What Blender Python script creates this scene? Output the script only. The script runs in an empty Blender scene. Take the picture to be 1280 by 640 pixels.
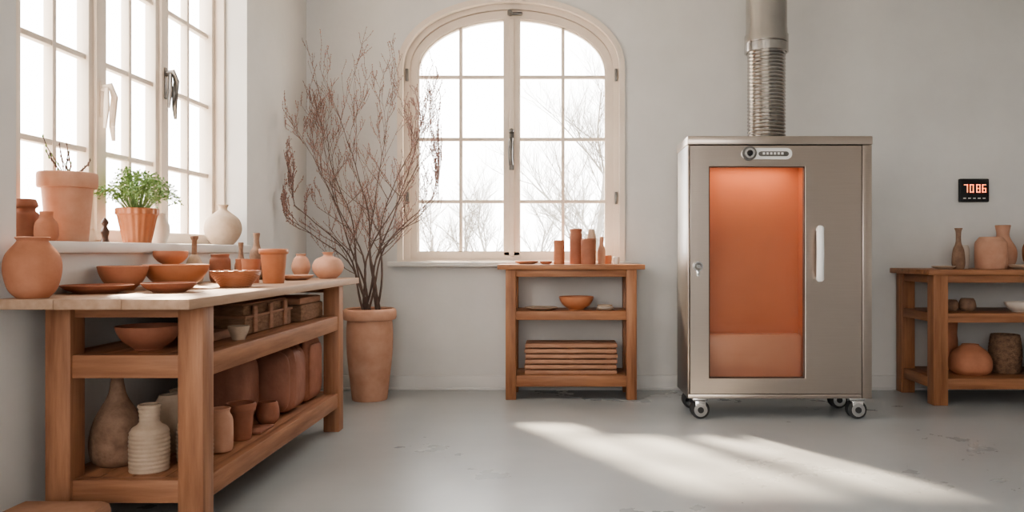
import bpy, bmesh, math, random
from mathutils import Vector, Matrix
R = random.Random(7)
scene = bpy.context.scene
COL = scene.collection

# ------------------------------------------------------------------ materials
def newmat(name):
    m = bpy.data.materials.new(name); m.use_nodes = True
    nt = m.node_tree
    return m, nt, nt.nodes['Principled BSDF']

def mat_noise(name, c1, c2, scale=6, rough=0.7, bump=0.15, stretch=(1,1,1), metallic=0, detail=6, bscale=None, bdist=0.005, rough2=None, spec=0.4, dist=0.0, lo=0.3, hi=0.7):
    m, nt, b = newmat(name)
    tc = nt.nodes.new('ShaderNodeTexCoord'); mp = nt.nodes.new('ShaderNodeMapping')
    mp.inputs['Scale'].default_value = stretch
    nt.links.new(tc.outputs['Object'], mp.inputs['Vector'])
    n = nt.nodes.new('ShaderNodeTexNoise'); n.inputs['Scale'].default_value = scale; n.inputs['Detail'].default_value = detail
    n.inputs['Roughness'].default_value = 0.6; n.inputs['Distortion'].default_value = dist
    nt.links.new(mp.outputs[0], n.inputs['Vector'])
    r = nt.nodes.new('ShaderNodeValToRGB')
    r.color_ramp.elements[0].position = lo; r.color_ramp.elements[1].position = hi
    r.color_ramp.elements[0].color = (*c1, 1); r.color_ramp.elements[1].color = (*c2, 1)
    nt.links.new(n.outputs['Fac'], r.inputs[0]); nt.links.new(r.outputs[0], b.inputs['Base Color'])
    b.inputs['Roughness'].default_value = rough; b.inputs['Metallic'].default_value = metallic
    b.inputs['Specular IOR Level'].default_value = spec
    if rough2 is not None:
        mr = nt.nodes.new('ShaderNodeMapRange'); mr.inputs[3].default_value = rough; mr.inputs[4].default_value = rough2
        nt.links.new(n.outputs['Fac'], mr.inputs[0]); nt.links.new(mr.outputs[0], b.inputs['Roughness'])
    if bump:
        n2 = nt.nodes.new('ShaderNodeTexNoise'); n2.inputs['Scale'].default_value = bscale or scale*4; n2.inputs['Detail'].default_value = 5
        nt.links.new(mp.outputs[0], n2.inputs['Vector'])
        bp = nt.nodes.new('ShaderNodeBump'); bp.inputs['Strength'].default_value = bump; bp.inputs['Distance'].default_value = bdist
        nt.links.new(n2.outputs['Fac'], bp.inputs['Height']); nt.links.new(bp.outputs[0], b.inputs['Normal'])
    return m

def mat_emit(name, c, s):
    m, nt, b = newmat(name)
    b.inputs['Base Color'].default_value = (*c, 1)
    b.inputs['Emission Color'].default_value = (*c, 1); b.inputs['Emission Strength'].default_value = s
    return m

def mat_glass(name, tint, gl=0.07):
    m, nt, b = newmat(name); nt.nodes.remove(b)
    out = nt.nodes['Material Output']
    t = nt.nodes.new('ShaderNodeBsdfTransparent'); t.inputs[0].default_value = (*tint, 1)
    g = nt.nodes.new('ShaderNodeBsdfGlossy'); g.inputs['Roughness'].default_value = 0.05
    mx = nt.nodes.new('ShaderNodeMixShader'); mx.inputs[0].default_value = gl
    nt.links.new(t.outputs[0], mx.inputs[1]); nt.links.new(g.outputs[0], mx.inputs[2]); nt.links.new(mx.outputs[0], out.inputs[0])
    return m

M = {}
M['wall'] = mat_noise('plaster_wall', (0.635,0.63,0.62), (0.715,0.71,0.70), 1.6, 0.85, 0.25, bscale=22, bdist=0.004)
M['ceil'] = mat_noise('ceiling_paint', (0.76,0.76,0.75), (0.82,0.82,0.81), 2, 0.9, 0)
M['floor'] = mat_noise('polished_concrete', (0.33,0.355,0.375), (0.49,0.515,0.53), 1.1, 0.20, 0.10, detail=10, bscale=9, bdist=0.002, rough2=0.38, dist=0.1, spec=0.5, lo=0.2, hi=0.8)
M['trim'] = mat_noise('painted_trim', (0.65,0.645,0.64), (0.71,0.705,0.70), 3, 0.6, 0)
M['frame'] = mat_noise('cream_window_paint', (0.70,0.61,0.525), (0.78,0.69,0.605), 3, 0.5, 0.05)
M['sill'] = mat_noise('sill_stone', (0.62,0.60,0.575), (0.70,0.68,0.655), 5, 0.5, 0.05)
for ax, st in (('x',(0.7,9,9)), ('y',(9,0.7,9)), ('z',(9,9,0.7))):
    M['wood'+ax] = mat_noise('oak_'+ax, (0.20,0.085,0.042), (0.42,0.20,0.105), 3.2, 0.45, 0.25, stretch=st, bdist=0.003, detail=8)
    M['wn'+ax] = mat_noise('bench_wood_'+ax, (0.24,0.108,0.060), (0.45,0.23,0.135), 3.0, 0.5, 0.25, stretch=st, bdist=0.003, detail=8)
M['top'] = mat_noise('pale_worktop', (0.36,0.235,0.165), (0.50,0.35,0.26), 3, 0.5, 0.12, stretch=(8,0.8,8), spec=0.25)
M['terra'] = mat_noise('terracotta', (0.39,0.165,0.095), (0.52,0.24,0.15), 9, 0.75, 0.2)
M['terra2'] = mat_noise('terracotta_dark', (0.27,0.11,0.067), (0.39,0.17,0.11), 9, 0.7, 0.2)
M['terra3'] = mat_noise('terracotta_light', (0.49,0.265,0.18), (0.61,0.365,0.265), 9, 0.75, 0.2)
M['terrag'] = mat_noise('terracotta_glazed', (0.41,0.16,0.08), (0.53,0.235,0.13), 5, 0.4, 0.1)
M['beige'] = mat_noise('raw_stoneware', (0.43,0.33,0.25), (0.57,0.46,0.365), 12, 0.8, 0.4)
M['brownst'] = mat_noise('brown_stoneware', (0.18,0.105,0.07), (0.34,0.22,0.155), 20, 0.7, 0.6)
M['white'] = mat_noise('white_ceramic', (0.62,0.56,0.50), (0.72,0.66,0.60), 8, 0.5, 0.1)
M['dark'] = mat_noise('dark_glaze', (0.05,0.03,0.025), (0.12,0.07,0.05), 8, 0.3, 0.1)
M['soil'] = mat_noise('soil', (0.05,0.03,0.02), (0.1,0.07,0.05), 30, 0.95, 0.8)
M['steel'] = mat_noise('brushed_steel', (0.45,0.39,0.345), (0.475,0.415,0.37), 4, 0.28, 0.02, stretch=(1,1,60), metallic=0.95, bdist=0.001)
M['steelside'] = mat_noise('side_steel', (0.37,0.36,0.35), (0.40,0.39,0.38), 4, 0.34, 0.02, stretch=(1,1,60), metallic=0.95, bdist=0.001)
M['flue'] = mat_noise('flue_steel', (0.42,0.40,0.38), (0.50,0.48,0.46), 3, 0.20, 0.03, metallic=1.0, bdist=0.001)
M['chrome'] = mat_noise('chrome', (0.6,0.6,0.6), (0.7,0.7,0.7), 3, 0.12, 0, metallic=1.0)
M['black'] = mat_noise('black_plastic', (0.012,0.012,0.014), (0.02,0.02,0.022), 3, 0.3, 0)
M['rubber'] = mat_noise('rubber', (0.03,0.03,0.03), (0.05,0.05,0.05), 3, 0.6, 0)
M['iron'] = mat_noise('window_iron', (0.13,0.125,0.12), (0.22,0.21,0.2), 12, 0.35, 0.1, metallic=0.8)
M['handlew'] = mat_noise('white_handle', (0.82,0.83,0.84), (0.88,0.89,0.9), 3, 0.25, 0)
M['kilnin'] = mat_noise('kiln_lining', (0.47,0.195,0.105), (0.56,0.245,0.14), 2.5, 0.6, 0.05)
M['refl_band'] = mat_noise('kiln_reflection', (0.50,0.31,0.235), (0.60,0.39,0.305), 3, 0.3, 0.05)  # paler tone that paints a reflection low in the kiln window
M['branch'] = mat_noise('branch_bark', (0.095,0.065,0.057), (0.19,0.13,0.11), 15, 0.8, 0.3)
M['bud'] = mat_noise('branch_bud', (0.36,0.22,0.19), (0.48,0.31,0.275), 15, 0.8, 0)
M['leaf'] = mat_noise('leaf_green', (0.11,0.23,0.07), (0.32,0.44,0.18), 14, 0.55, 0)
M['tree'] = mat_noise('tree_bark', (0.18,0.165,0.15), (0.25,0.235,0.215), 4, 0.9, 0)
M['ground'] = mat_noise('frosty_ground', (0.30,0.29,0.26), (0.42,0.41,0.38), 0.5, 0.9, 0)
M['glass'] = mat_glass('window_glass', (1,1,1), 0.04)
M['kglass'] = mat_glass('kiln_glass', (0.97,0.90,0.85), 0.06)
M['wicker'] = mat_noise('wicker', (0.14,0.08,0.05), (0.34,0.21,0.14), 40, 0.8, 0.9, bdist=0.01)
M['digit'] = mat_emit('led_digit', (1.0,0.30,0.12), 2.0)
M['label'] = mat_noise('label_grey', (0.7,0.7,0.7), (0.78,0.78,0.78), 3, 0.4, 0)
M['clay'] = mat_noise('raw_red_clay', (0.26,0.11,0.072), (0.38,0.175,0.12), 6, 0.6, 0.4, bdist=0.01)
M['box'] = mat_noise('weathered_box', (0.22,0.12,0.075), (0.42,0.26,0.17), 22, 0.85, 0.7, stretch=(1,1,4), bdist=0.008)
M['boxs'] = mat_noise('clay_board', (0.33,0.175,0.11), (0.47,0.265,0.18), 7, 0.75, 0.4, stretch=(1,1,6))

# ------------------------------------------------------------------ mesh builder
class MB:
    def __init__(s):
        s.v = []; s.f = []; s.m = []; s.mats = []
    def mi(s, k):
        if k not in s.mats: s.mats.append(k)
        return s.mats.index(k)
    def add(s, vs, fs, k):
        o = len(s.v); s.v += [tuple(p) for p in vs]; i = s.mi(k)
        for f in fs:
            s.f.append(tuple(o+a for a in f)); s.m.append(i)
    def box(s, x0,x1,y0,y1,z0,z1,k, b=0.0):
        if b <= 0:
            vs = [(x,y,z) for z in (z0,z1) for y in (y0,y1) for x in (x0,x1)]
            s.add(vs, [(0,2,3,1),(4,5,7,6),(0,1,5,4),(2,6,7,3),(0,4,6,2),(1,3,7,5)], k); return
        bm = bmesh.new(); bmesh.ops.create_cube(bm, size=1)
        for v in bm.verts:
            v.co = Vector(((x0+x1)/2+v.co.x*(x1-x0), (y0+y1)/2+v.co.y*(y1-y0), (z0+z1)/2+v.co.z*(z1-z0)))
        bmesh.ops.bevel(bm, geom=bm.edges[:], offset=b, segments=2, affect='EDGES', profile=0.5)
        bm.verts.index_update()
        s.add([v.co[:] for v in bm.verts], [[v.index for v in f.verts] for f in bm.faces], k); bm.free()
    def prism(s, pts, y0, y1, k):     # pts (x,z) polygon
        n = len(pts)
        vs = [(x,y0,z) for x,z in pts] + [(x,y1,z) for x,z in pts]
        fs = [tuple(range(n)), tuple(range(2*n-1, n-1, -1))] + [(i, n+i, n+(i+1)%n, (i+1)%n) for i in range(n)]
        s.add(vs, fs, k)
    def ring(s, outer, inner, y0, y1, k):
        n = len(outer)
        vs = [(x,y0,z) for x,z in outer]+[(x,y0,z) for x,z in inner]+[(x,y1,z) for x,z in outer]+[(x,y1,z) for x,z in inner]
        fs = []
        for i in range(n):
            j = (i+1)%n
            fs += [(i,j,n+j,n+i), (2*n+i,3*n+i,3*n+j,2*n+j), (i,2*n+i,2*n+j,j), (n+i,n+j,3*n+j,3*n+i)]
        s.add(vs, fs, k)
    def lathe(s, cx, cy, cz, prof, k, seg=40, fl=0, fa=0.0, weave=0, oval=1.0):
        vs = []; fs = []; n = len(prof)
        for j,(r,z) in enumerate(prof):
            for i in range(seg):
                a = 2*math.pi*i/seg
                rr = r*(1+fa*math.cos(fl*a)) if fl else r
                if weave and 0 < j < n: rr += weave*math.cos(seg/4*a + math.pi*j)
                vs.append((cx+rr*math.cos(a), cy+rr*oval*math.sin(a), cz+z))
        for j in range(n-1):
            for i in range(seg):
                i2 = (i+1)%seg
                fs.append((j*seg+i, j*seg+i2, (j+1)*seg+i2, (j+1)*seg+i))
        s.add(vs, fs, k)
    def tube(s, p0, p1, r, k, seg=16, r1=None):
        p0 = Vector(p0); p1 = Vector(p1); d = (p1-p0).normalized(); r1 = r if r1 is None else r1
        u = d.orthogonal().normalized(); w = d.cross(u)
        vs = []
        for p,q in ((p0,r),(p1,r1)):
            for i in range(seg):
                a = 2*math.pi*i/seg; vs.append(p+u*(q*math.cos(a))+w*(q*math.sin(a)))
        fs = [(i,(i+1)%seg,seg+(i+1)%seg,seg+i) for i in range(seg)]+[tuple(range(seg-1,-1,-1)), tuple(range(seg,2*seg))]
        s.add(vs, fs, k)
    def path(s, pts, r, k, seg=10, flat=1.0):
        pts = [Vector(p) for p in pts]; vs = []; n = len(pts)
        for j,p in enumerate(pts):
            d = (pts[min(j+1,n-1)]-pts[max(j-1,0)]).normalized()
            u = d.cross(Vector((0.13,1,0.21))).normalized(); w = d.cross(u)
            rr = r[j] if isinstance(r,(list,tuple)) else r
            for i in range(seg):
                a = 2*math.pi*i/seg; vs.append(p+u*(rr*math.cos(a))+w*(rr*flat*math.sin(a)))
        fs = [(j*seg+i,j*seg+(i+1)%seg,(j+1)*seg+(i+1)%seg,(j+1)*seg+i) for j in range(n-1) for i in range(seg)]
        fs += [tuple(range(seg-1,-1,-1)), tuple(range((n-1)*seg, n*seg))]
        s.add(vs, fs, k)
    def superell(s, c, abc, e, k, nu=64, nv=36, rid=0, ra=0.0, axis=0, seed=0):
        rr = random.Random(seed); ph = rr.random()*6
        def f(w,m): return math.copysign(abs(w)**m, w)
        vs = []
        for j in range(nv+1):
            v = -math.pi/2+math.pi*j/nv
            for i in range(nu):
                u = 2*math.pi*i/nu
                p = [f(math.cos(v),e)*f(math.cos(u),e), f(math.cos(v),e)*f(math.sin(u),e), f(math.sin(v),e)]
                g = 1+ra*(abs(math.sin(p[axis]*rid+ph))-0.6) + 0.012*math.sin(5*p[0]+ph)*math.cos(4*p[2]+3*p[1])
                vs.append((c[0]+p[0]*abc[0]*(g if axis!=0 else 1), c[1]+p[1]*abc[1]*(g if axis!=1 else 1), c[2]+p[2]*abc[2]*(g if p[2]>0 and axis!=2 else 1)))
        fs = [(j*nu+i,j*nu+(i+1)%nu,(j+1)*nu+(i+1)%nu,(j+1)*nu+i) for j in range(nv) for i in range(nu)]
        s.add(vs, fs, k)
    def finish(s, name, parent=None, angle=38, loc=None, bevel=0):
        me = bpy.data.meshes.new(name)
        xs = [p[0] for p in s.v]; ys = [p[1] for p in s.v]; zs = [p[2] for p in s.v]
        o = Vector(((min(xs)+max(xs))/2, (min(ys)+max(ys))/2, min(zs)))
        if parent is not None: o = Vector((0,0,0))+Vector(parent.location)
        me.from_pydata([(p[0]-o.x, p[1]-o.y, p[2]-o.z) for p in s.v], [], s.f)
        for k in s.mats: me.materials.append(M[k])
        me.polygons.foreach_set('material_index', s.m)
        bm = bmesh.new(); bm.from_mesh(me); bmesh.ops.remove_doubles(bm, verts=bm.verts, dist=1e-6)
        bmesh.ops.recalc_face_normals(bm, faces=bm.faces); bm.to_mesh(me); bm.free()
        me.shade_smooth(); me.set_sharp_from_angle(angle=math.radians(angle)); me.update()
        ob = bpy.data.objects.new(name, me); COL.objects.link(ob)
        if parent is not None: ob.parent = parent
        else: ob.location = o
        if bevel:
            b = ob.modifiers.new('bevel','BEVEL'); b.width = bevel; b.segments = 2; b.limit_method = 'ANGLE'; b.angle_limit = math.radians(50)
        return ob

def empty(name, loc):
    e = bpy.data.objects.new(name, None); e.location = loc; e.empty_display_size = 0.1; COL.objects.link(e); return e

def catmull(pts, n=5):
    P = [pts[0]]+list(pts)+[pts[-1]]; out = []
    for i in range(1, len(P)-2):
        for t in range(n):
            t /= n; a,b,c,d = P[i-1],P[i],P[i+1],P[i+2]
            out.append(tuple(0.5*((2*b[q])+(-a[q]+c[q])*t+(2*a[q]-5*b[q]+4*c[q]-d[q])*t*t+(-a[q]+3*b[q]-3*c[q]+d[q])*t**3) for q in (0,1)))
    out.append(tuple(pts[-1])); return out

def hollow(outer, t=0.006):
    pr = [(0.0005, outer[0][1])]+list(outer)
    top = outer[-1]
    pr.append((max(top[0]-t*0.5,0.001), top[1]+t*0.35)); pr.append((max(top[0]-t,0.001), top[1]))
    for r,z in reversed(outer[:-1]):
        if z > outer[0][1]+t*1.01: pr.append((max(r-t,0.001), z))
    pr.append((0.0005, outer[0][1]+t)); return pr

def vessel(name, x, y, z, h, prof, k, t=0.006, smooth=True, rings=0, **kw):
    """prof: (radius, fraction-of-height)"""
    o = [(r, f*h) for r,f in prof]
    if smooth: o = catmull(o, 6)
    if rings:
        o2 = []
        N = 70
        for i in range(N+1):
            zz = h*i/N
            for a,b in zip(o,o[1:]):
                if a[1] <= zz+1e-9 and b[1] >= zz-1e-9 and b[1] > a[1]:
                    rr = a[0]+(b[0]-a[0])*(zz-a[1])/(b[1]-a[1]); break
            o2.append((rr+0.0012*math.sin(zz*rings), zz))
        o = o2
    mb = MB(); mb.lathe(x, y, z, hollow(o, t), k, **kw); return mb.finish(name)

def bowl(name, x,y,z,r,h,k, foot=0.45, **kw):
    return vessel(name,x,y,z,h,[(r*foot,0),(r*foot*1.02,0.06),(r*0.75,0.35),(r*0.93,0.7),(r,1)],k,**kw)
def plate(name,x,y,z,r,h,k):
    return vessel(name,x,y,z,h,[(r*0.55,0),(r*0.6,0.1),(r*0.85,0.5),(r,1)],k,t=0.005)
def flower_pot(x,y,z,rt,rb,h,k,name='terracotta_pot',rim=0.2):
    o = [(rb,0),(rb*1.02,0.01*h),(rb+(rt*0.9-rb)*(1-rim), h*(1-rim)),(rt*0.97,h*(1-rim)+0.002),(rt,h*(1-rim)+0.008),(rt,h*0.97),(rt*0.985,h)]
    mb = MB(); mb.lathe(x,y,z,hollow(o,0.009),k,seg=48); return mb.finish(name)

# ------------------------------------------------------------------ room
LW = -1.83; BW = 5.81; CE = 3.25; RW = 4.6; RE = -2.6
mb = MB(); mb.box(LW-0.3,RW+0.3,RE-0.3,BW+0.3,-0.2,0,'floor'); mb.finish('floor')
mb = MB(); mb.box(LW-0.3,RW+0.3,RE-0.3,BW+0.3,CE,CE+0.15,'ceil'); mb.finish('ceiling')
mb = MB(); mb.box(RW,RW+0.25,RE,BW,0,CE,'wall'); mb.finish('wall_right')
# rear wall, with an unseen window added for frontal fill light
UX0,UX1,UZ0,UZ1 = -1.5,0.9,0.9,2.5
mb = MB()
mb.box(LW-0.28,UX0,RE-0.25,RE,0,CE,'wall'); mb.box(UX1,RW+0.25,RE-0.25,RE,0,CE,'wall')
mb.box(UX0,UX1,RE-0.25,RE,0,UZ0,'wall'); mb.box(UX0,UX1,RE-0.25,RE,UZ1,CE,'wall')
mb.finish('wall_rear')
mb = MB()
for i in range(4):
    x=UX0+(UX1-UX0)*i/3; mb.box(x-0.04,x+0.04,RE-0.16,RE-0.10,UZ0,UZ1,'frame',0.005)
for z in (UZ0+0.03,(UZ0+UZ1)/2,UZ1-0.03): mb.box(UX0,UX1,RE-0.155,RE-0.105,z-0.03,z+0.03,'frame',0.005)
mb.finish('fill_window_rear')

WX = -0.343
def arch(a, z0, z1, b, n=40, cx=WX):
    pts = [(cx-a,z0),(cx+a,z0)]
    for i in range(n+1):
        t = math.pi*i/n
        pts.append((cx+a*math.cos(t), z1+b*math.sin(t)**0.92))
    return pts
# back wall with arched opening
A0,Z0,Z1,B0 = 0.79,0.93,2.33,0.49
op = arch(A0,Z0,Z1,B0)
mb = MB()
mb.prism([(LW-0.28,0),(WX-A0,0),(WX-A0,CE),(LW-0.28,CE)],BW,BW+0.25,'wall')
mb.prism([(WX+A0,0),(RW+0.25,0),(RW+0.25,CE),(WX+A0,CE)],BW,BW+0.25,'wall')
mb.prism([(WX-A0,0),(WX+A0,0),(WX+A0,Z0),(WX-A0,Z0)],BW,BW+0.25,'wall')
ar = op[2:]
for p,q in zip(ar,ar[1:]):
    mb.prism([(q[0],q[1]),(p[0],p[1]),(p[0],CE),(q[0],CE)],BW,BW+0.25,'wall')
mb.finish('wall_back', angle=20)
# left wall with two openings
WY0,WY1,WZ0,WZ1 = 2.70,4.70,1.0,2.95
VY0,VY1 = -1.9,1.3
mb = MB()
for y0,y1,z0,z1 in ((RE,VY0,0,CE),(VY0,VY1,0,WZ0),(VY0,VY1,WZ1,CE),(VY1,WY0,0,CE),(WY0,WY1,0,WZ0),(WY0,WY1,WZ1,CE),(WY1,BW,0,CE)):
    mb.box(LW-0.28,LW,y0,y1,z0,z1,'wall')
mb.finish('wall_left')
mb = MB(); mb.box(LW,RW,BW-0.018,BW,0,0.105,'trim',0.004); mb.box(LW,RW,BW-0.026,BW,0,0.02,'trim',0.003); mb.finish('baseboard_back')
mb = MB(); mb.box(LW,LW+0.018,RE,BW-0.03,0,0.105,'trim',0.004); mb.finish('baseboard_left')

# arched window
mb = MB()
mb.ring(arch(0.825,Z0,Z1,0.525),arch(0.785,Z0+0.01,Z1,0.485),BW-0.018,BW+0.03,'frame')
mb.ring(arch(0.79,Z0,Z1,0.49),arch(0.745,0.945,2.325,0.455),BW+0.05,BW+0.12,'frame')
mb.ring(arch(0.745,0.945,2.32,0.455),arch(0.695,0.998,2.31,0.405),BW+0.07,BW+0.13,'frame')
mb.ring(arch(0.700,0.990,2.31,0.41),arch(0.684,1.006,2.31,0.395),BW+0.085,BW+0.12,'frame')
mb.box(WX-0.062,WX-0.004,BW+0.07,BW+0.13,0.97,2.72,'frame',0.006)
mb.box(WX+0.004,WX+0.062,BW+0.07,BW+0.13,0.97,2.72,'frame',0.006)
mb.box(WX-0.018,WX+0.018,BW+0.055,BW+0.09,0.97,2.71,'frame',0.006)
for sx in (-1,1):
    x = WX+sx*0.377; zz = 2.31+0.40*math.sqrt(1-(0.377/0.69)**2)+0.01
    mb.box(x-0.012,x+0.012,BW+0.085,BW+0.12,0.99,zz,'frame',0.003)
for z in (1.372,1.831,2.29):
    mb.box(WX-0.70,WX+0.70,BW+0.087,BW+0.118,z-0.012,z+0.012,'frame',0.003)
mb.prism(arch(0.70,0.99,2.31,0.41),BW+0.1,BW+0.104,'glass')
mb.box(WX-0.018,WX+0.018,BW+0.045,BW+0.056,1.60,1.90,'iron',0.003)
mb.path([(WX,BW+0.05,1.82),(WX,BW+0.01,1.82),(WX-0.004,BW+0.0,1.80),(WX-0.006,BW+0.0,1.68),(WX,BW+0.005,1.63)],0.018,'iron')
mb.lathe(WX,BW+0.03,1.87,[(0.001,0),(0.018,0.004),(0.02,0.02),(0.01,0.03),(0.001,0.034)],'iron',seg=14)
mb.box(WX-0.03,WX+0.08,BW+0.03,BW+0.06,2.735,2.755,'iron',0.004)
mb.tube((WX-0.01,BW+0.05,2.745),(WX-0.01,BW-0.0,2.745),0.018,'iron')
for z in (1.35,2.25):
    for sx in (-1,1): mb.box(WX+sx*0.765-0.01,WX+sx*0.765+0.01,BW+0.03,BW+0.055,z,z+0.09,'iron',0.004)
mb.finish('window_1', angle=30)
mb = MB(); mb.box(WX-0.88,WX+0.87,BW-0.10,BW+0.06,0.895,0.93,'sill',0.006); mb.finish('trim_1')

# left windows
def left_window(name, y0, y1, muls):
    mb = MB(); x0,x1 = LW-0.245, LW-0.195
    mb.box(x0-0.01,x1+0.01,y0,y1,WZ0+0.04,WZ0+0.10,'frame',0.006)
    mb.box(x0-0.01,x1+0.01,y0,y1,WZ1-0.07,WZ1,'frame',0.006)
    mb.box(x0-0.01,x1+0.015,y0,y0+0.06,WZ0+0.05,WZ1,'frame',0.006)
    mb.box(x0-0.01,x1+0.015,y1-0.055,y1,WZ0+0.05,WZ1,'frame',0.006)
    mb.box(x1+0.01,x1+0.07,y1-0.022,y1,WZ0+0.05,WZ1,'frame',0.005)
    for m in muls:
        mb.box(x0-0.01,x1+0.02,m-0.035,m+0.035,WZ0+0.05,WZ1-0.02,'frame',0.006)
        mb.box(x0,x1+0.005,m-0.068,m+0.068,WZ0+0.05,WZ1-0.02,'frame',0.005)
    e = [y0]+list(muls)+[y1]
    for a,b in zip(e,e[1:]):
        c = (a+b)/2
        mb.box(x0+0.005,x1-0.005,c-0.012,c+0.012,WZ0+0.05,WZ1-0.02,'frame',0.003)
    for z in (1.44,1.84,2.25,2.62):
        mb.box(x0+0.008,x1-0.008,y0,y1,z-0.012,z+0.012,'frame',0.003)
    mb.box(x0+0.023,x0+0.026,y0+0.01,y1-0.01,WZ0+0.06,WZ1-0.01,'glass')
    for i,m in enumerate(muls[1:]):
        xx = x1+0.03; zb = 1.68 if i==0 else 1.87; k='frame' if i==0 else 'iron'
        mb.box(x1+0.018,x1+0.026,m-0.012,m+0.012,zb-0.09,zb+0.07,k,0.003)
        mb.path([(x1+0.02,m,zb+0.04),(xx+0.03,m,zb+0.05),(xx+0.045,m+0.005,zb+0.0),(xx+0.03,m+0.02,zb-0.06),(xx+0.04,m-0.005,zb-0.13),(xx+0.035,m+0.015,zb-0.19)],[0.012,0.014,0.016,0.017,0.014,0.008],k,flat=0.6)
        mb.path([(x1+0.02,m,zb+0.03),(xx+0.025,m-0.02,zb+0.03),(xx+0.03,m-0.03,zb-0.05),(xx+0.02,m-0.025,zb-0.14)],[0.01,0.012,0.014,0.007],k,flat=0.6)
    return mb.finish(name, angle=30)
left_window('window_2', WY0, WY1, (2.94,3.51,4.08))
left_window('fill_window_left', VY0, VY1, (-1.1,-0.3,0.5))  # unseen window, added to send light to the kiln from the left front
mb = MB(); mb.box(LW-0.25,LW+0.025,WY0-0.0,WY1+0.03,WZ0-0.005,WZ0+0.04,'sill',0.008); mb.finish('trim_2')
mb = MB(); mb.box(LW-0.25,LW+0.025,VY0,VY1,WZ0-0.005,WZ0+0.04,'sill',0.008); mb.finish('fill_trim_left')

# ------------------------------------------------------------------ workbench
TX0,TX1,TY0,TY1,TZ = -1.82,-1.186,2.57,4.76,0.848
mb = MB()
for i,(a,b) in enumerate(((TX0,-1.625),(-1.624,-1.405),(-1.404,TX1))):
    mb.box(a,b,TY0,TY1,TZ-0.034,TZ,'top',0.003)
LEG = 0.088
for y in (2.74,4.44):
    for x in (-1.305,-1.760):
        mb.box(x,x+LEG,y,y+LEG,0,TZ-0.034,'wnz',0.005)
mb.box(-1.70,-1.28,2.765,2.79,TZ-0.075,TZ-0.034,'wnx',0.003)
mb.box(-1.70,-1.28,4.48,4.51,TZ-0.075,TZ-0.034,'wnx',0.003)
mb.box(-1.74,-1.71,2.8,4.46,TZ-0.075,TZ-0.034,'wny',0.003)
for zt,zb in ((0.645,0.565),(0.215,0.135)):
    mb.box(-1.69,-1.28,2.752,2.80,zb,zt,'wnx',0.004)
    mb.box(-1.69,-1.28,4.47,4.515,zb,zt,'wnx',0.004)
    mb.box(-1.268,-1.224,2.82,4.445,zb,zt,'wny',0.004)
    mb.box(-1.755,-1.715,2.82,4.445,zb,zt,'wny',0.004)
    n = 4; xs = [-1.72+i*(0.46/n) for i in range(n+1)]
    for a,b in zip(xs,xs[1:]): mb.box(a+0.002,b-0.002,2.80,4.48,zt-0.028,zt-0.001,'wny',0.002)
mb.finish('workbench')
MS = 0.645; BS = 0.215   # shelf surfaces

# on the worktop
def V(*a, **k): return vessel(*a, **k)
V('bulbous_terracotta_vase',-1.735,2.64,TZ,0.20,[(0.045,0),(0.07,0.15),(0.084,0.45),(0.078,0.7),(0.05,0.9),(0.045,0.95),(0.052,1)],'terra')
plate('terracotta_plate',-1.700,2.95,TZ,0.122,0.030,'terra2')
bowl('terracotta_bowl',-1.725,3.17,TZ,0.092,0.095,'terra')
bowl('terracotta_bowl',-1.61,3.37,TZ,0.130,0.098,'terrag')
plate('terracotta_plate',-1.470,3.02,TZ,0.098,0.035,'terra2')
bowl('woven_rim_bowl',-1.40,3.47,TZ,0.104,0.07,'terrag',foot=0.6,seg=64,weave=0.0025)
V('footed_bowl',-1.735,3.58,TZ,0.155,[(0.05,0),(0.045,0.1),(0.022,0.25),(0.02,0.55),(0.05,0.7),(0.07,0.85),(0.072,1)],'terra')
mb = MB(); mb.lathe(-1.752,3.85,TZ,hollow(catmull([(0.03,0),(0.04,0.02),(0.043,0.07),(0.03,0.115),(0.014,0.14)],5),0.004),'beige',seg=28)
mb.lathe(-1.752,3.85,TZ+0.138,hollow([(0.014,0),(0.012,0.01),(0.012,0.07),(0.018,0.08),(0.018,0.09)],0.003),'brownst',seg=24); mb.finish('two_tone_bottle')
V('squat_clay_jar',-1.70,4.02,TZ,0.14,[(0.04,0),(0.05,0.2),(0.05,0.75),(0.042,0.9),(0.045,1)],'terra2')
V('narrow_clay_bottle',-1.655,4.17,TZ,0.20,[(0.03,0),(0.032,0.4),(0.016,0.6),(0.011,0.8),(0.014,1)],'brownst')
V('terracotta_cup',-1.605,4.06,TZ+0.0005,0.115,[(0.026,0),(0.03,0.1),(0.032,0.9),(0.034,1)],'terra')
V('terracotta_cup',-1.51,3.93,TZ+0.0005,0.115,[(0.034,0),(0.037,0.05),(0.045,0.92),(0.046,1)],'terra')
flower_pot(-1.388,3.90,TZ,0.070,0.048,0.165,'terrag',rim=0.14,name='terracotta_tumbler')
V('brown_bottle',-1.66,4.40,TZ,0.255,[(0.03,0),(0.036,0.1),(0.036,0.55),(0.02,0.7),(0.014,0.85),(0.018,0.97),(0.018,1)],'brownst')
plate('terracotta_plate',-1.42,4.33,TZ,0.095,0.026,'terra3')
V('round_jar',-1.49,4.63,TZ,0.14,[(0.025,0),(0.045,0.25),(0.053,0.5),(0.04,0.8),(0.026,0.92),(0.03,1)],'terra3')
V('globe_vase',-1.325,4.60,TZ,0.15,[(0.045,0),(0.075,0.2),(0.088,0.45),(0.07,0.72),(0.03,0.85),(0.026,0.93),(0.034,1)],'terra3')

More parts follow.
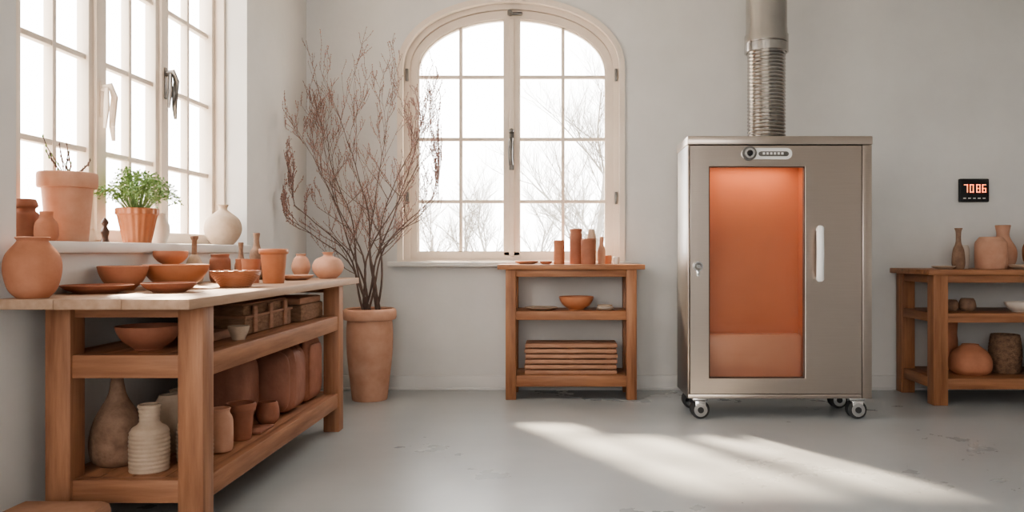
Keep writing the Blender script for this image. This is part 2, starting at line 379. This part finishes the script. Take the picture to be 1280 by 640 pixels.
# on the left sill
SZ = WZ0+0.04
V('terracotta_jar',-1.935,2.90,SZ,0.15,[(0.04,0),(0.05,0.1),(0.047,0.6),(0.035,0.72),(0.034,0.78),(0.043,0.85),(0.036,1)],'terra2')
V('terracotta_jar',-1.850,2.89,SZ,0.105,[(0.030,0),(0.039,0.2),(0.036,0.6),(0.022,0.8),(0.022,1)],'terra')
e = empty('potted_twigs',(-1.908,3.11,SZ))
o = flower_pot(-1.908,3.11,SZ,0.104,0.070,0.265,'terra3',rim=0.22); o.name='pot'
o.parent = e; o.location = (0,0,0)
mb = MB(); mb.lathe(-1.908,3.11,SZ,[(0.001,0.23),(0.05,0.235),(0.083,0.232)],'soil',seg=24)
for i in range(11):
    a=R.uniform(0,6.28); x,y=-1.908,3.11; p=[(x+0.01*math.cos(a),y+0.01*math.sin(a),SZ+0.23)]
    l=R.uniform(0.07,0.17)
    for j in range(1,6): p.append((max(x+j/5*0.07*math.cos(a)+R.uniform(-.006,.006),-2.0),y+j/5*0.10*math.sin(a)+R.uniform(-.01,.01),SZ+0.23+l*j/5))
    mb.path(p,0.0018,'branch',seg=5)
    for q in p[2:]: mb.lathe(q[0],q[1],q[2],[(0.0005,-0.008),(0.004,0),(0.0005,0.009)],'leaf' if i%3==0 else 'branch',seg=5)
mb.finish('twigs',parent=e)
FX,FY=-1.895,3.60
e = empty('potted_fern',(FX,FY,SZ))
mb = MB(); mb.lathe(FX,FY,SZ,hollow([(0.055,0),(0.057,0.004),(0.080,0.12),(0.082,0.125),(0.088,0.13),(0.088,0.15),(0.086,0.154)],0.008),'terrag',seg=96,fl=18,fa=0.03); 
mb.lathe(FX,FY,SZ,[(0.001,0.14),(0.074,0.138)],'soil',seg=24); mb.finish('pot',parent=e)
mb = MB()
for i in range(210):
    a=R.uniform(0,6.28); s=R.uniform(0.2,1); L=R.uniform(0.85,1.15)
    base=Vector((FX+0.04*math.cos(a)*s,FY+0.04*math.sin(a)*s,SZ+0.14))
    pts=[]
    for j in range(7):
        t=j/6
        p=base+Vector((math.cos(a)*0.15*s*t*L, math.sin(a)*0.20*s*t*L, (0.16*(1.15-0.6*s*s))*math.sin(t*1.9)*L - 0.05*s*t*t))
        p.x=max(p.x,-2.0); pts.append(p)
    mb.path(pts,0.0010,'leaf',seg=3)
    for j in range(2,7):
        for sd in (-1,1,0):
            p=pts[j]; d=Vector((R.uniform(-1,1),R.uniform(-1,1),R.uniform(-0.3,0.8))).normalized(); w=d.orthogonal().normalized()
            l=R.uniform(0.008,0.015); q=[p, p+d*l*0.5+w*l*0.35, p+d*l, p+d*l*0.5-w*l*0.35]
            for v in q: v.x=max(v.x,-2.0)
            mb.add(q,[(0,1,2,3)],'leaf')
mb.finish('fronds',parent=e)
V('white_vase',-1.915,3.84,SZ,0.145,[(0.03,0),(0.044,0.3),(0.044,0.6),(0.03,0.85),(0.032,1)],'white')
V('small_figurine',-1.87,3.30,SZ,0.10,[(0.018,0),(0.012,0.2),(0.016,0.45),(0.008,0.65),(0.014,0.82),(0.004,1)],'dark')
V('stoneware_vase',-1.895,4.52,SZ,0.225,[(0.055,0),(0.088,0.2),(0.101,0.42),(0.085,0.65),(0.04,0.82),(0.024,0.88),(0.023,0.94),(0.032,1)],'beige')

# mid shelf of the bench
bowl('clay_mixing_bowl',-1.50,2.93,MS,0.112,0.085,'terra2')
mb = MB(); mb.box(-1.60,-1.33,3.40,3.98,MS,MS+0.075,'box',0.006); mb.box(-1.59,-1.34,3.41,3.97,MS+0.080,MS+0.125,'box',0.006)
mb.box(-1.605,-1.325,3.39,3.99,MS+0.072,MS+0.083,'boxs',0.002); mb.box(-1.58,-1.35,3.42,3.96,MS+0.12,MS+0.132,'boxs',0.003)
for yy in (3.50,3.69,3.88): mb.box(-1.332,-1.322,yy-0.02,yy+0.02,MS+0.005,MS+0.12,'boxs',0.002)
mb.finish('wooden_storage_box')
bowl('small_clay_bowl',-1.295,3.24,MS,0.042,0.055,'beige',foot=0.6)
mb = MB(); mb.box(-1.47,-1.365,3.12,3.34,MS,MS+0.035,'boxs',0.006); mb.finish('clay_board')
mb = MB(); mb.box(-1.56,-1.30,4.05,4.42,MS,MS+0.085,'box',0.01); mb.box(-1.55,-1.31,4.06,4.41,MS+0.085,MS+0.12,'boxs',0.008); mb.finish('wooden_storage_box')
# lower shelf of the bench
V('tall_stoneware_vase',-1.635,2.965,BS,0.345,[(0.06,0),(0.088,0.08),(0.093,0.28),(0.075,0.5),(0.035,0.72),(0.024,0.85),(0.022,0.93),(0.030,1)],'brownst')
V('ribbed_jar',-1.475,2.885,BS,0.235,[(0.06,0),(0.067,0.04),(0.067,0.55),(0.055,0.66),(0.036,0.72),(0.034,0.85),(0.040,1)],'beige',rings=420)
V('round_stoneware_jar',-1.54,3.16,BS,0.22,[(0.05,0),(0.08,0.2),(0.085,0.5),(0.05,0.85),(0.035,1)],'beige')
V('ribbed_jar',-1.385,3.02,BS,0.175,[(0.045,0),(0.052,0.1),(0.052,0.7),(0.036,0.9),(0.04,1)],'beige',rings=420)
V('ribbed_jar',-1.30,2.93,BS,0.165,[(0.025,0),(0.033,0.08),(0.034,0.6),(0.027,0.85),(0.028,1)],'beige',rings=420)
V('slender_clay_jar',-1.33,3.15,BS,0.17,[(0.035,0),(0.046,0.1),(0.046,0.7),(0.034,0.9),(0.038,1)],'terra3')
flower_pot(-1.335,3.36,BS,0.062,0.042,0.15,'terra2',rim=0.2)
mb=MB(); mb.box(-1.38,-1.28,3.44,3.60,BS,BS+0.012,'terra2',0.004); mb.finish('clay_slab')
V('clay_mug',-1.33,3.66,BS,0.10,[(0.03,0),(0.05,0.25),(0.05,0.7),(0.042,1)],'terra2')
mb=MB(); mb.superell((-1.53,3.66,BS+0.160),(0.135,0.13,0.160),0.5,'clay',rid=3,ra=0.05,axis=0,seed=2); mb.finish('clay_block')
mb=MB(); mb.superell((-1.44,3.95,BS+0.160),(0.16,0.145,0.160),0.42,'clay',rid=7,ra=0.16,axis=1,seed=3); mb.finish('clay_block')
mb=MB(); mb.superell((-1.41,4.26,BS+0.165),(0.125,0.13,0.165),0.32,'terra2',rid=9,ra=0.14,axis=0,seed=4); mb.finish('clay_block')
V('stoneware_jar',-1.60,3.40,BS,0.2,[(0.05,0),(0.07,0.2),(0.07,0.7),(0.045,0.9),(0.05,1)],'beige')
# on floor in front
mb=MB(); mb.box(-1.74,-1.44,2.36,2.60,0.10,0.20,'boxs',0.03); mb.box(-1.72,-1.46,2.38,2.58,0.0,0.11,'box',0.02); mb.finish('clay_crate')

# ------------------------------------------------------------------ planter with bare branches
PX,PY = -1.28,5.43
e = empty('potted_branches',(PX,PY,0))
mb=MB(); o=catmull([(0.112,0),(0.118,0.01),(0.128,0.10),(0.150,0.30),(0.155,0.45),(0.150,0.535)],6)+[(0.150,0.538),(0.172,0.545),(0.178,0.56),(0.178,0.60),(0.172,0.612)]
mb.lathe(PX,PY,0,hollow(o,0.018),'terra3',seg=64); mb.lathe(PX,PY,0,[(0.001,0.56),(0.14,0.555)],'soil',seg=30); mb.finish('pot',parent=e)
br = bpy.data.curves.new('branches','CURVE'); br.dimensions='3D'; br.bevel_depth=1.0; br.bevel_resolution=1; br.use_fill_caps=True
br.materials.append(M['branch'])
mbuds = MB(); RB = random.Random(21)
def cl(p):
    p.x=max(min(p.x,-0.80),LW+0.05); p.y=min(p.y,BW-0.14); return p
def add_spl(cu,pts,rs):
    sp=cu.splines.new('POLY'); sp.points.add(len(pts)-1)
    for q,p,r in zip(sp.points,pts,rs): q.co=(p[0],p[1],p[2],1); q.radius=r
def bud(p,r):
    d=Vector((RB.uniform(-.6,.6),RB.uniform(-.6,.6),1)).normalized(); u=d.orthogonal().normalized(); w=d.cross(u)
    vs=[p-d*r*1.3,p+d*r*1.6]+[p+u*r*math.cos(a)+w*r*math.sin(a) for a in (0,2.09,4.19)]
    mbuds.add(vs,[(0,3,2),(0,4,3),(0,2,4),(1,2,3),(1,3,4),(1,4,2)],'bud')
def twig(p,d,L,r,lev):
    n=7; pts=[p.copy()]; rs=[r]; q=p.copy(); dd=d.copy()
    for i in range(n):
        dd=(dd+Vector((RB.uniform(-.12,.12),RB.uniform(-.12,.12),RB.uniform(-.04,.12)))).normalized()
        q=cl(q+dd*L/n); pts.append(q.copy()); rs.append(max(r*(1-0.6*(i+1)/n),0.0010))
        if lev<3 and i>=1:
            s=Vector((RB.uniform(-1,1),RB.uniform(-.8,.8),RB.uniform(0.1,.9))).normalized()
            if RB.random()<(0.95,0.75,0.25)[lev]: twig(q,(dd*1.0+s*0.8).normalized(),L*RB.uniform(.42,.64),rs[-1]*0.7,lev+1)
        if lev>=1 and RB.random()<0.75: bud(q+Vector([RB.uniform(-.004,.004) for _ in range(3)]),RB.uniform(.0028,.0050))
    add_spl(br,[v-Vector((PX,PY,0)) for v in pts],rs)
stems=[(-0.52,0.98),(-0.40,1.18),(-0.28,1.28),(-0.14,1.32),(0.0,1.30),(0.12,1.34),(0.26,1.26),(0.40,1.18),(0.56,1.08),(-0.46,0.78),(0.46,0.9),(-0.2,1.1)]
for k,(tx,tz) in enumerate(stems):
    b=Vector((PX+RB.uniform(-.06,.06),PY+RB.uniform(-.05,.05),0.55)); ty=RB.uniform(-.22,.12)
    pts=[];rs=[];N=12; ph=RB.uniform(0,6)
    for i in range(N+1):
        t=i/N
        pts.append(cl(Vector((b.x+(tx*0.62)*t**2.2+0.022*math.sin(ph+t*7), b.y+ty*t**1.6+0.015*math.cos(ph+t*6), b.z+(tz*0.66)*t)))); rs.append(0.0088*(1-0.6*t))
        if i>=7 and RB.random()<0.5:
            s=Vector((RB.uniform(-1,1)+tx*.8,RB.uniform(-.7,.5),RB.uniform(.5,1.2))).normalized()
            twig(pts[-1],s,RB.uniform(.2,.34),0.003,1)
    add_spl(br,[v-Vector((PX,PY,0)) for v in pts],rs)
    d=(pts[-1]-pts[-3]).normalized(); twig(pts[-1],d,tz*0.42,0.0036,0)
ob=bpy.data.objects.new('branches',br); COL.objects.link(ob); ob.parent=e
mbuds.finish('buds',parent=e)

# ------------------------------------------------------------------ shelf tables
def shelf_table(name,x0,x1,y0,y1,top,tt,pw,shelves,ov=0.055,slats=True):
    mb=MB()
    mb.box(x0-ov,x1+ov,y0-0.02,y1+0.015,top-tt,top,'woodx',0.004)
    for x in (x0,x1-pw):
        for y in (y0,y1-pw): mb.box(x,x+pw,y,y+pw,0,top-tt,'woodz',0.004)
        mb.box(x+0.015,x+pw-0.015,y0+pw,y1-pw,top-tt-0.055,top-tt,'woody',0.002)
        for zt,zb in shelves: mb.box(x+0.012,x+pw-0.012,y0+pw-0.01,y1-pw+0.01,zb,zt,'woody',0.002)
    mb.box(x0+pw,x1-pw,y0+0.01,y0+0.035,top-tt-0.05,top-tt,'woodx',0.002)
    mb.box(x0+pw,x1-pw,y1-0.035,y1-0.01,top-tt-0.05,top-tt,'woodx',0.002)
    for zt,zb in shelves:
        mb.box(x0+pw,x1-pw,y0+0.006,y0+0.04,zb,zt,'woodx',0.003)
        mb.box(x0+pw,x1-pw,y1-0.04,y1-0.006,zb,zt,'woodx',0.003)
        mb.box(x0+pw-0.02,x1-pw+0.02,y0+0.04,y1-0.04,zt-0.025,zt,'woodx',0.002)
    return mb.finish(name)
shelf_table('side_table',-0.357,0.53,5.405,5.77,0.915,0.033,0.070,((0.60,0.54),(0.165,0.088)))
T2=0.915
V('terracotta_cylinder_vase',0.005,5.56,T2,0.165,[(0.036,0),(0.038,0.05),(0.038,0.95),(0.037,1)],'terra',smooth=False)
V('terracotta_cylinder_vase',0.122,5.60,T2,0.245,[(0.043,0),(0.044,0.03),(0.044,0.85),(0.04,0.9),(0.044,1)],'terra2',smooth=False)
V('terracotta_cylinder_vase',0.205,5.50,T2,0.175,[(0.048,0),(0.05,0.05),(0.05,0.93),(0.046,1)],'terra2',smooth=False)
V('stoneware_bottle',0.235,5.66,T2,0.245,[(0.03,0),(0.032,0.6),(0.03,0.8),(0.02,1)],'beige')
V('slim_bottle',0.30,5.57,T2,0.19,[(0.025,0),(0.027,0.5),(0.016,0.7),(0.014,1)],'terra3')
V('clay_cup',0.35,5.64,T2,0.06,[(0.022,0),(0.026,0.5),(0.025,1)],'terra')
plate('display_plate',-0.22,5.56,T2,0.085,0.022,'terra3'); 
plate('display_plate',-0.085,5.50,T2,0.045,0.02,'terra')
V('candle_cup',0.40,5.55,T2,0.05,[(0.02,0),(0.024,0.5),(0.023,1)],'white')
bowl('serving_bowl',0.125,5.56,0.600,0.122,0.09,'terrag')
plate('clay_platter',-0.12,5.54,0.600,0.115,0.018,'beige')
mb=MB()
for i in range(3): mb.lathe(0.32,5.53,0.600+i*0.012,hollow([(0.05,0),(0.065-i*0.006,0.01)],0.004),'white' if i%2 else 'beige',seg=32)
mb.finish('saucer_stack')
mb=MB()
for i in range(6):
    dx=R.uniform(-.006,.006); w=0.315
    mb.box(0.085-w+dx,0.085+w+dx,5.455+dx,5.70,0.165+i*0.036,0.165+i*0.036+0.028,'boxs',0.006)
    if i<5: 
        for xx in (-0.2,0.085,0.35): mb.box(xx-0.02,xx+0.02,5.48,5.68,0.165+i*0.036+0.027,0.165+(i+1)*0.036+0.001,'terra2')
mb.finish('clay_board_stack')

shelf_table('storage_table',2.44,3.75,5.20,5.78,0.885,0.035,0.095,((0.60,0.54),(0.175,0.105)),ov=0.04)
T3=0.885
V('long_neck_bottle',2.71,5.42,T3,0.275,[(0.035,0),(0.042,0.15),(0.036,0.45),(0.018,0.65),(0.017,0.9),(0.026,1)],'brownst')
plate('serving_plate',2.58,5.36,T3,0.075,0.02,'beige')
V('pale_ceramic_vase',2.81,5.55,T3,0.16,[(0.03,0),(0.038,0.3),(0.038,0.8),(0.03,1)],'white')
V('storage_jar',2.93,5.42,T3,0.215,[(0.085,0),(0.098,0.08),(0.1,0.75),(0.085,0.92),(0.072,1)],'terra3',seg=56)
V('terracotta_vase',3.10,5.58,T3,0.30,[(0.06,0),(0.085,0.2),(0.085,0.45),(0.05,0.68),(0.04,0.8),(0.05,1)],'terra3')
V('terracotta_vase',3.29,5.50,T3,0.34,[(0.06,0),(0.085,0.2),(0.085,0.45),(0.04,0.7),(0.03,0.85),(0.04,1)],'terra')
plate('serving_plate',3.08,5.30,T3,0.09,0.03,'beige')
V('small_pot',2.66,5.42,0.60,0.075,[(0.03,0),(0.045,0.3),(0.045,0.75),(0.035,1)],'brownst')
V('small_pot',2.77,5.42,0.60,0.085,[(0.035,0),(0.055,0.3),(0.05,0.75),(0.04,1)],'brownst')
bowl('white_bowl',3.08,5.36,0.60,0.085,0.065,'white')
V('squat_gourd_vase',2.79,5.42,0.175,0.20,[(0.10,0),(0.13,0.15),(0.135,0.45),(0.11,0.75),(0.06,0.95),(0.055,1)],'terra')
V('tall_clay_beaker',2.745,5.635,0.175,0.33,[(0.05,0),(0.062,0.2),(0.062,0.6),(0.058,0.75),(0.062,1)],'terra')
for x,y,r,h in ((3.06,5.48,0.10,0.26),(3.22,5.34,0.075,0.22),(3.38,5.5,0.1,0.24)):
    o=[(r*0.85,0)]+[(r*(0.88+0.14*math.sin(math.pi*i/22)),h*i/22) for i in range(1,23)]
    mb=MB(); mb.lathe(x,y,0.175,hollow(o,0.01),'wicker',seg=64,weave=0.004); mb.finish('wicker_basket',angle=80)

# ------------------------------------------------------------------ kiln
KX0,KX1,KY0,KY1,KZ0,KZ1=0.775,1.876,4.785,5.22,0.122,1.694
gx0,gx1,gz0,gz1=(886-698)*.004785,(1006-698)*.004785,0.245,1.512
e=empty('pottery_kiln',((KX0+KX1)/2,(KY0+KY1)/2,0))
mb=MB()
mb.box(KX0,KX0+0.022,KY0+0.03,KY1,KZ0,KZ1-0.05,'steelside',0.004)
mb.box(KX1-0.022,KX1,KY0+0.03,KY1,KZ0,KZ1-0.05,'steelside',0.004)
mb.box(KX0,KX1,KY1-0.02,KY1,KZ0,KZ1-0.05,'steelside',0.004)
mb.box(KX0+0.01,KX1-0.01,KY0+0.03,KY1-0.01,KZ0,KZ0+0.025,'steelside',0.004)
mb.box(KX0-0.004,KX1+0.004,KY0-0.004,KY1+0.004,KZ1-0.052,KZ1,'steel',0.006)
mb.finish('cabinet',parent=e)
mb=MB() # front frame + door with opening
dx0,dx1,dz0,dz1=KX0+0.012,KX1-0.062,KZ0+0.03,KZ1-0.058
mb.box(KX1-0.057,KX1,KY0,KY0+0.04,KZ0,KZ1-0.054,'steel',0.004)
mb.box(KX0,KX0+0.009,KY0+0.005,KY0+0.04,KZ0,KZ1-0.054,'steel',0.002)
mb.box(KX0,KX1-0.06,KY0+0.004,KY0+0.04,KZ0,KZ0+0.026,'steel',0.003)
mb.finish('front_frame',parent=e)
mb=MB()
outer=[(dx0,dz0),(dx1,dz0),(dx1,dz1),(dx0,dz1)]; inner=[(gx0,gz0),(gx1,gz0),(gx1,gz1),(gx0,gz1)]
mb.ring(outer,inner,KY0-0.006,KY0+0.045,'steel')
g=0.006; inner2=[(gx0+g,gz0+g),(gx1-g,gz0+g),(gx1-g,gz1-g),(gx0+g,gz1-g)]
mb.ring(inner,inner2,KY0-0.001,KY0+0.03,'dark')
mb.finish('door',parent=e,bevel=0.002)
mb=MB(); mb.box(gx0,gx1,KY0+0.012,KY0+0.018,gz0,gz1,'kglass'); mb.finish('door_glass',parent=e)
mb=MB() # chamber
cy0,cy1=KY0+0.046,KY0+0.24
mb.box(gx0-0.05,gx1+0.05,cy1-0.01,cy1,gz0-0.05,gz1+0.05,'kilnin')
mb.box(gx0-0.05,gx0-0.03,cy0,cy1,gz0-0.05,gz1+0.05,'kilnin')
mb.box(gx1+0.03,gx1+0.05,cy0,cy1,gz0-0.05,gz1+0.05,'kilnin')
mb.box(gx0-0.05,gx1+0.05,cy0,cy1,gz1+0.03,gz1+0.05,'kilnin')
mb.box(gx0-0.05,gx1+0.05,cy0,cy1,gz0-0.05,gz0-0.02,'kilnin')
mb.box(gx0-0.03,gx1+0.03,cy0+0.10,cy1-0.01,gz0-0.02,gz0+0.25,'refl_band',0.02)  # block added to imitate the reflected band at the bottom of the glass
mb.finish('chamber',parent=e)
mb=MB() # fittings
hx=(1021.5-698)*.004785
zt,zb=1.153,0.828
pts=[(hx+0.012,KY0-0.004,zt-0.02),(hx+0.008,KY0-0.04,zt-0.012),(hx,KY0-0.055,zt-0.04),(hx,KY0-0.06,(zt+zb)/2),(hx,KY0-0.055,zb+0.04),(hx+0.006,KY0-0.04,zb+0.012),(hx+0.010,KY0-0.004,zb+0.02)]
pp=[]
for i in range(len(pts)-1):
    for t in range(5): pp.append(tuple(pts[i][q]+(pts[i+1][q]-pts[i][q])*t/5 for q in range(3)))
pp.append(pts[-1]); mb.path(pp,0.022,'handlew',seg=14,flat=0.8)
mb.finish('handle',parent=e,angle=80)
mb=MB()
cx,cz=(872-698)*.004785,0.914
for r,l in ((0.030,0.012),(0.022,0.022),(0.010,0.034)): mb.tube((cx,KY0-0.006,cz),(cx,KY0-0.006-l,cz),r,'chrome' if r!=0.022 else 'iron',seg=28)
mb.box(cx-0.01,cx+0.01,KY0-0.02,KY0-0.008,cz-0.06,cz-0.02,'chrome',0.004)
bx0,bx1,bz0,bz1=(926-698)*.004785,(989-698)*.004785,1.55,1.625
def rrect(x0,x1,z0,z1,n=10):
    r=(z1-z0)/2; c=(z0+z1)/2; p=[]
    for i in range(n+1):
        a=-math.pi/2+math.pi*i/n; p.append((x1-r+r*math.cos(a),c+r*math.sin(a)))
    for i in range(n+1):
        a=math.pi/2+math.pi*i/n; p.append((x0+r+r*math.cos(a),c+r*math.sin(a)))
    return p
mb.prism(rrect(bx0,bx1,bz0+0.003,bz1-0.006),KY0-0.022,KY0,'label')
mb.prism(rrect(bx0+0.1,bx1-0.02,bz0+0.02,bz1-0.026,4),KY0-0.025,KY0-0.02,'iron')
c=(bx0+0.045,(bz0+bz1)/2)
mb.tube((c[0],KY0,c[1]),(c[0],KY0-0.036,c[1]),0.042,'iron',seg=32); mb.tube((c[0],KY0-0.03,c[1]),(c[0],KY0-0.042,c[1]),0.030,'chrome',seg=32); mb.tube((c[0],KY0-0.03,c[1]),(c[0],KY0-0.046,c[1]),0.018,'black',seg=24)
for i in range(6): mb.box(bx0+0.125+i*0.022,bx0+0.138+i*0.022,KY0-0.027,KY0-0.024,bz0+0.030,bz0+0.043,'label')
mb.finish('lock_and_badge',parent=e)
mb=MB()
for x in (KX0+0.075,KX1-0.085):
    for y,yy in ((KY0+0.035,1),(KY1-0.08,1)):
        mb.box(x-0.045,x+0.045,y-0.03,y+0.05,KZ0-0.012,KZ0+0.002,'chrome',0.003)
        mb.tube((x,y+0.01,0.10),(x,y+0.01,KZ0-0.01),0.02,'chrome')
        for s in (-0.036,0.036):
            mb.box(x-0.032,x+0.032,y+s-0.004,y+s+0.004,0.045,0.105,'chrome',0.003)
            mb.tube((x,y+s-0.006,0.056),(x,y+s+0.006,0.056),0.034,'chrome',seg=28)
        mb.box(x-0.032,x+0.032,y-0.036,y+0.036,0.1,0.108,'chrome',0.002)
        mb.tube((x,y-0.028,0.056),(x,y+0.028,0.056),0.056,'rubber',seg=36)
        mb.tube((x,y-0.046,0.056),(x,y-0.026,0.056),0.040,'chrome',seg=28); mb.tube((x,y-0.05,0.056),(x,y-0.04,0.056),0.018,'rubber',seg=20)
mb.finish('casters',parent=e)
mb=MB() # flue
fx,fy=1.30,5.00
pr=[(0.125,0.0),(0.125,0.012),(0.112,0.016)]
z=0.02
while z<0.54:
    pr+=[(0.108,z),(0.116,z+0.006),(0.118,z+0.011),(0.116,z+0.016)]; z+=0.0225
pr+=[(0.125,0.545),(0.134,0.55),(0.134,0.60),(0.128,0.605),(0.134,0.61),(0.134,0.655),(0.127,0.665),(0.127,0.69),(0.125,0.70),(0.125,CE-KZ1+0.0)]
mb.lathe(fx,fy,KZ1,pr,'flue',seg=56); mb.finish('flue_pipe',parent=e)
ld=bpy.data.lights.new('kiln_glow','AREA'); ld.energy=1.8; ld.color=(1,0.62,0.40); ld.size=0.5; ld.shape='RECTANGLE'; ld.size_y=0.12
lo=bpy.data.objects.new('kiln_glow',ld); COL.objects.link(lo); lo.parent=e; lo.location=Vector(((gx0+gx1)/2,cy0+0.07,gz1+0.02))-Vector(e.location)

# thermostat
e=empty('wall_thermostat',(3.007,BW-0.02,1.44))
mb=MB(); mb.box(2.90,3.114,BW-0.03,BW,1.362,1.530,'black',0.008); mb.finish('body',parent=e)
mb=MB()
SEG={'7':'abc','0':'abcdef','6':'acdefg','8':'abcdefg'}
def digit(ch,x,z,w,h):
    t=0.006; y0,y1=BW-0.032,BW-0.0295
    S={'a':(x,x+w,z+h-t,z+h),'g':(x,x+w,z+h/2-t/2,z+h/2+t/2),'d':(x,x+w,z,z+t),'f':(x,x+t,z+h/2,z+h),'b':(x+w-t,x+w,z+h/2,z+h),'e':(x,x+t,z,z+h/2),'c':(x+w-t,x+w,z,z+h/2)}
    for s in SEG[ch]:
        a=S[s]; mb.box(a[0],a[1],y0,y1,a[2],a[3],'digit')
for i,chx in enumerate('7086'): digit(chx,2.93+i*0.042+(0.006 if i>1 else 0),1.43,0.028,0.058)
for i in range(5): mb.box(2.925+i*0.035,2.945+i*0.035,BW-0.0315,BW-0.0295,1.385,1.392,'label')
mb.finish('display',parent=e)

# ------------------------------------------------------------------ outdoors
mb=MB(); mb.box(-60,60,6.3,90,-0.5,-0.4,'ground'); mb.box(-60,-2.4,-40,6.3,-0.5,-0.4,'ground'); mb.finish('ground')
mb=MB(); mb.box(-2.4,1.9,BW+0.25,6.70,2.99,3.06,'trim',0.01); mb.box(-2.4,1.9,6.66,6.72,2.98,3.14,'trim',0.01); mb.finish('sun_blocker')  # unseen overhang, added to cut off the far end of the sun patch
def tree(x,y,h,seed,lv=4,sp=0.6):
    rt=random.Random(seed); cu=bpy.data.curves.new('bare_tree','CURVE'); cu.dimensions='3D'; cu.bevel_depth=1; cu.bevel_resolution=0
    cu.materials.append(M['tree'])
    def rec(p,d,L,r,l):
        pts=[p.copy()];rs=[r];n=5;q=p.copy();dd=d.copy()
        for i in range(n):
            dd=(dd+Vector((rt.uniform(-.15,.15),rt.uniform(-.15,.15),rt.uniform(-.02,.1)))).normalized(); q=q+dd*L/n
            pts.append(q.copy()); rs.append(r*(1-.5*(i+1)/n))
            if l<lv and (i>=1 or l>0):
                for _ in range(2 if l<3 else 1):
                    s=Vector((rt.uniform(-1,1),rt.uniform(-1,1),rt.uniform(-.1,.9))).normalized()
                    rec(q,(dd*.6+s*sp*1.3).normalized(),L*rt.uniform(.45,.62),rs[-1]*.55,l+1)
        sp_=cu.splines.new('POLY'); sp_.points.add(n)
        for a,b_,c_ in zip(sp_.points,pts,rs): a.co=(*b_,1); a.radius=c_
    rec(Vector((0,0,0)),Vector((0,0,1)),h*0.5,h*0.012,0)
    o=bpy.data.objects.new('bare_tree',cu); o.location=(x,y,-0.4); COL.objects.link(o); return o
t1=tree(0.60,11.5,5.0,3)
for i,(x,y,h) in enumerate(((-4.2,20,4.6),(-1.9,23,4.5),(-3.0,26,5),(-0.6,25,4.2),(1.6,24,4.6),(0.8,19,3.6),(-2.9,18,3.6))):
    o=tree(x,y,h,30+i,lv=3)
for x,y,h in ((-9,9,4.5),(-12,13,5)): 
    o=tree(x,y,h,int(50+x),lv=3)

# ------------------------------------------------------------------ light
w=bpy.data.worlds.new('overcast_sky'); scene.world=w; w.use_nodes=True
bg=w.node_tree.nodes['Background']; bg.inputs[0].default_value=(1.0,0.98,0.95,1); bg.inputs[1].default_value=8.0
def portal(loc,rot,sx,sy):
    l=bpy.data.lights.new('window_portal','AREA'); l.shape='RECTANGLE'; l.size=sx; l.size_y=sy; l.cycles.is_portal=True
    o=bpy.data.objects.new('window_portal',l); COL.objects.link(o); o.location=loc; o.rotation_euler=rot
portal((WX,BW+0.22,1.87),(-math.pi/2,0,0),1.6,1.95)
portal((LW-0.27,(WY0+WY1)/2,(WZ0+WZ1)/2),(0,-math.pi/2,0),WZ1-WZ0,WY1-WY0)
portal((LW-0.27,(VY0+VY1)/2,(WZ0+WZ1)/2),(0,-math.pi/2,0),WZ1-WZ0,VY1-VY0)
portal(((UX0+UX1)/2,RE-0.22,(UZ0+UZ1)/2),(math.pi/2,0,0),UX1-UX0,UZ1-UZ0)
sl=bpy.data.lights.new('sun','SUN'); sl.energy=24; sl.color=(1,0.80,0.58); sl.angle=0.07
so=bpy.data.objects.new('sun',sl); COL.objects.link(so)
so.rotation_euler=Vector((0.62,-1,-0.88)).to_track_quat('-Z','Y').to_euler(); so.location=(-6,14,9)

cam=bpy.data.cameras.new('camera'); co=bpy.data.objects.new('camera',cam); COL.objects.link(co); scene.camera=co
co.location=(0,0,1.0); co.rotation_euler=(math.pi/2,0,0)
cam.sensor_width=36; cam.lens=36*1000/1280; cam.shift_x=-58/1280; cam.shift_y=-5/1280
scene.view_settings.view_transform='AgX'
try: scene.view_settings.look='AgX - Medium High Contrast'
except Exception: pass
scene.view_settings.exposure=0.17
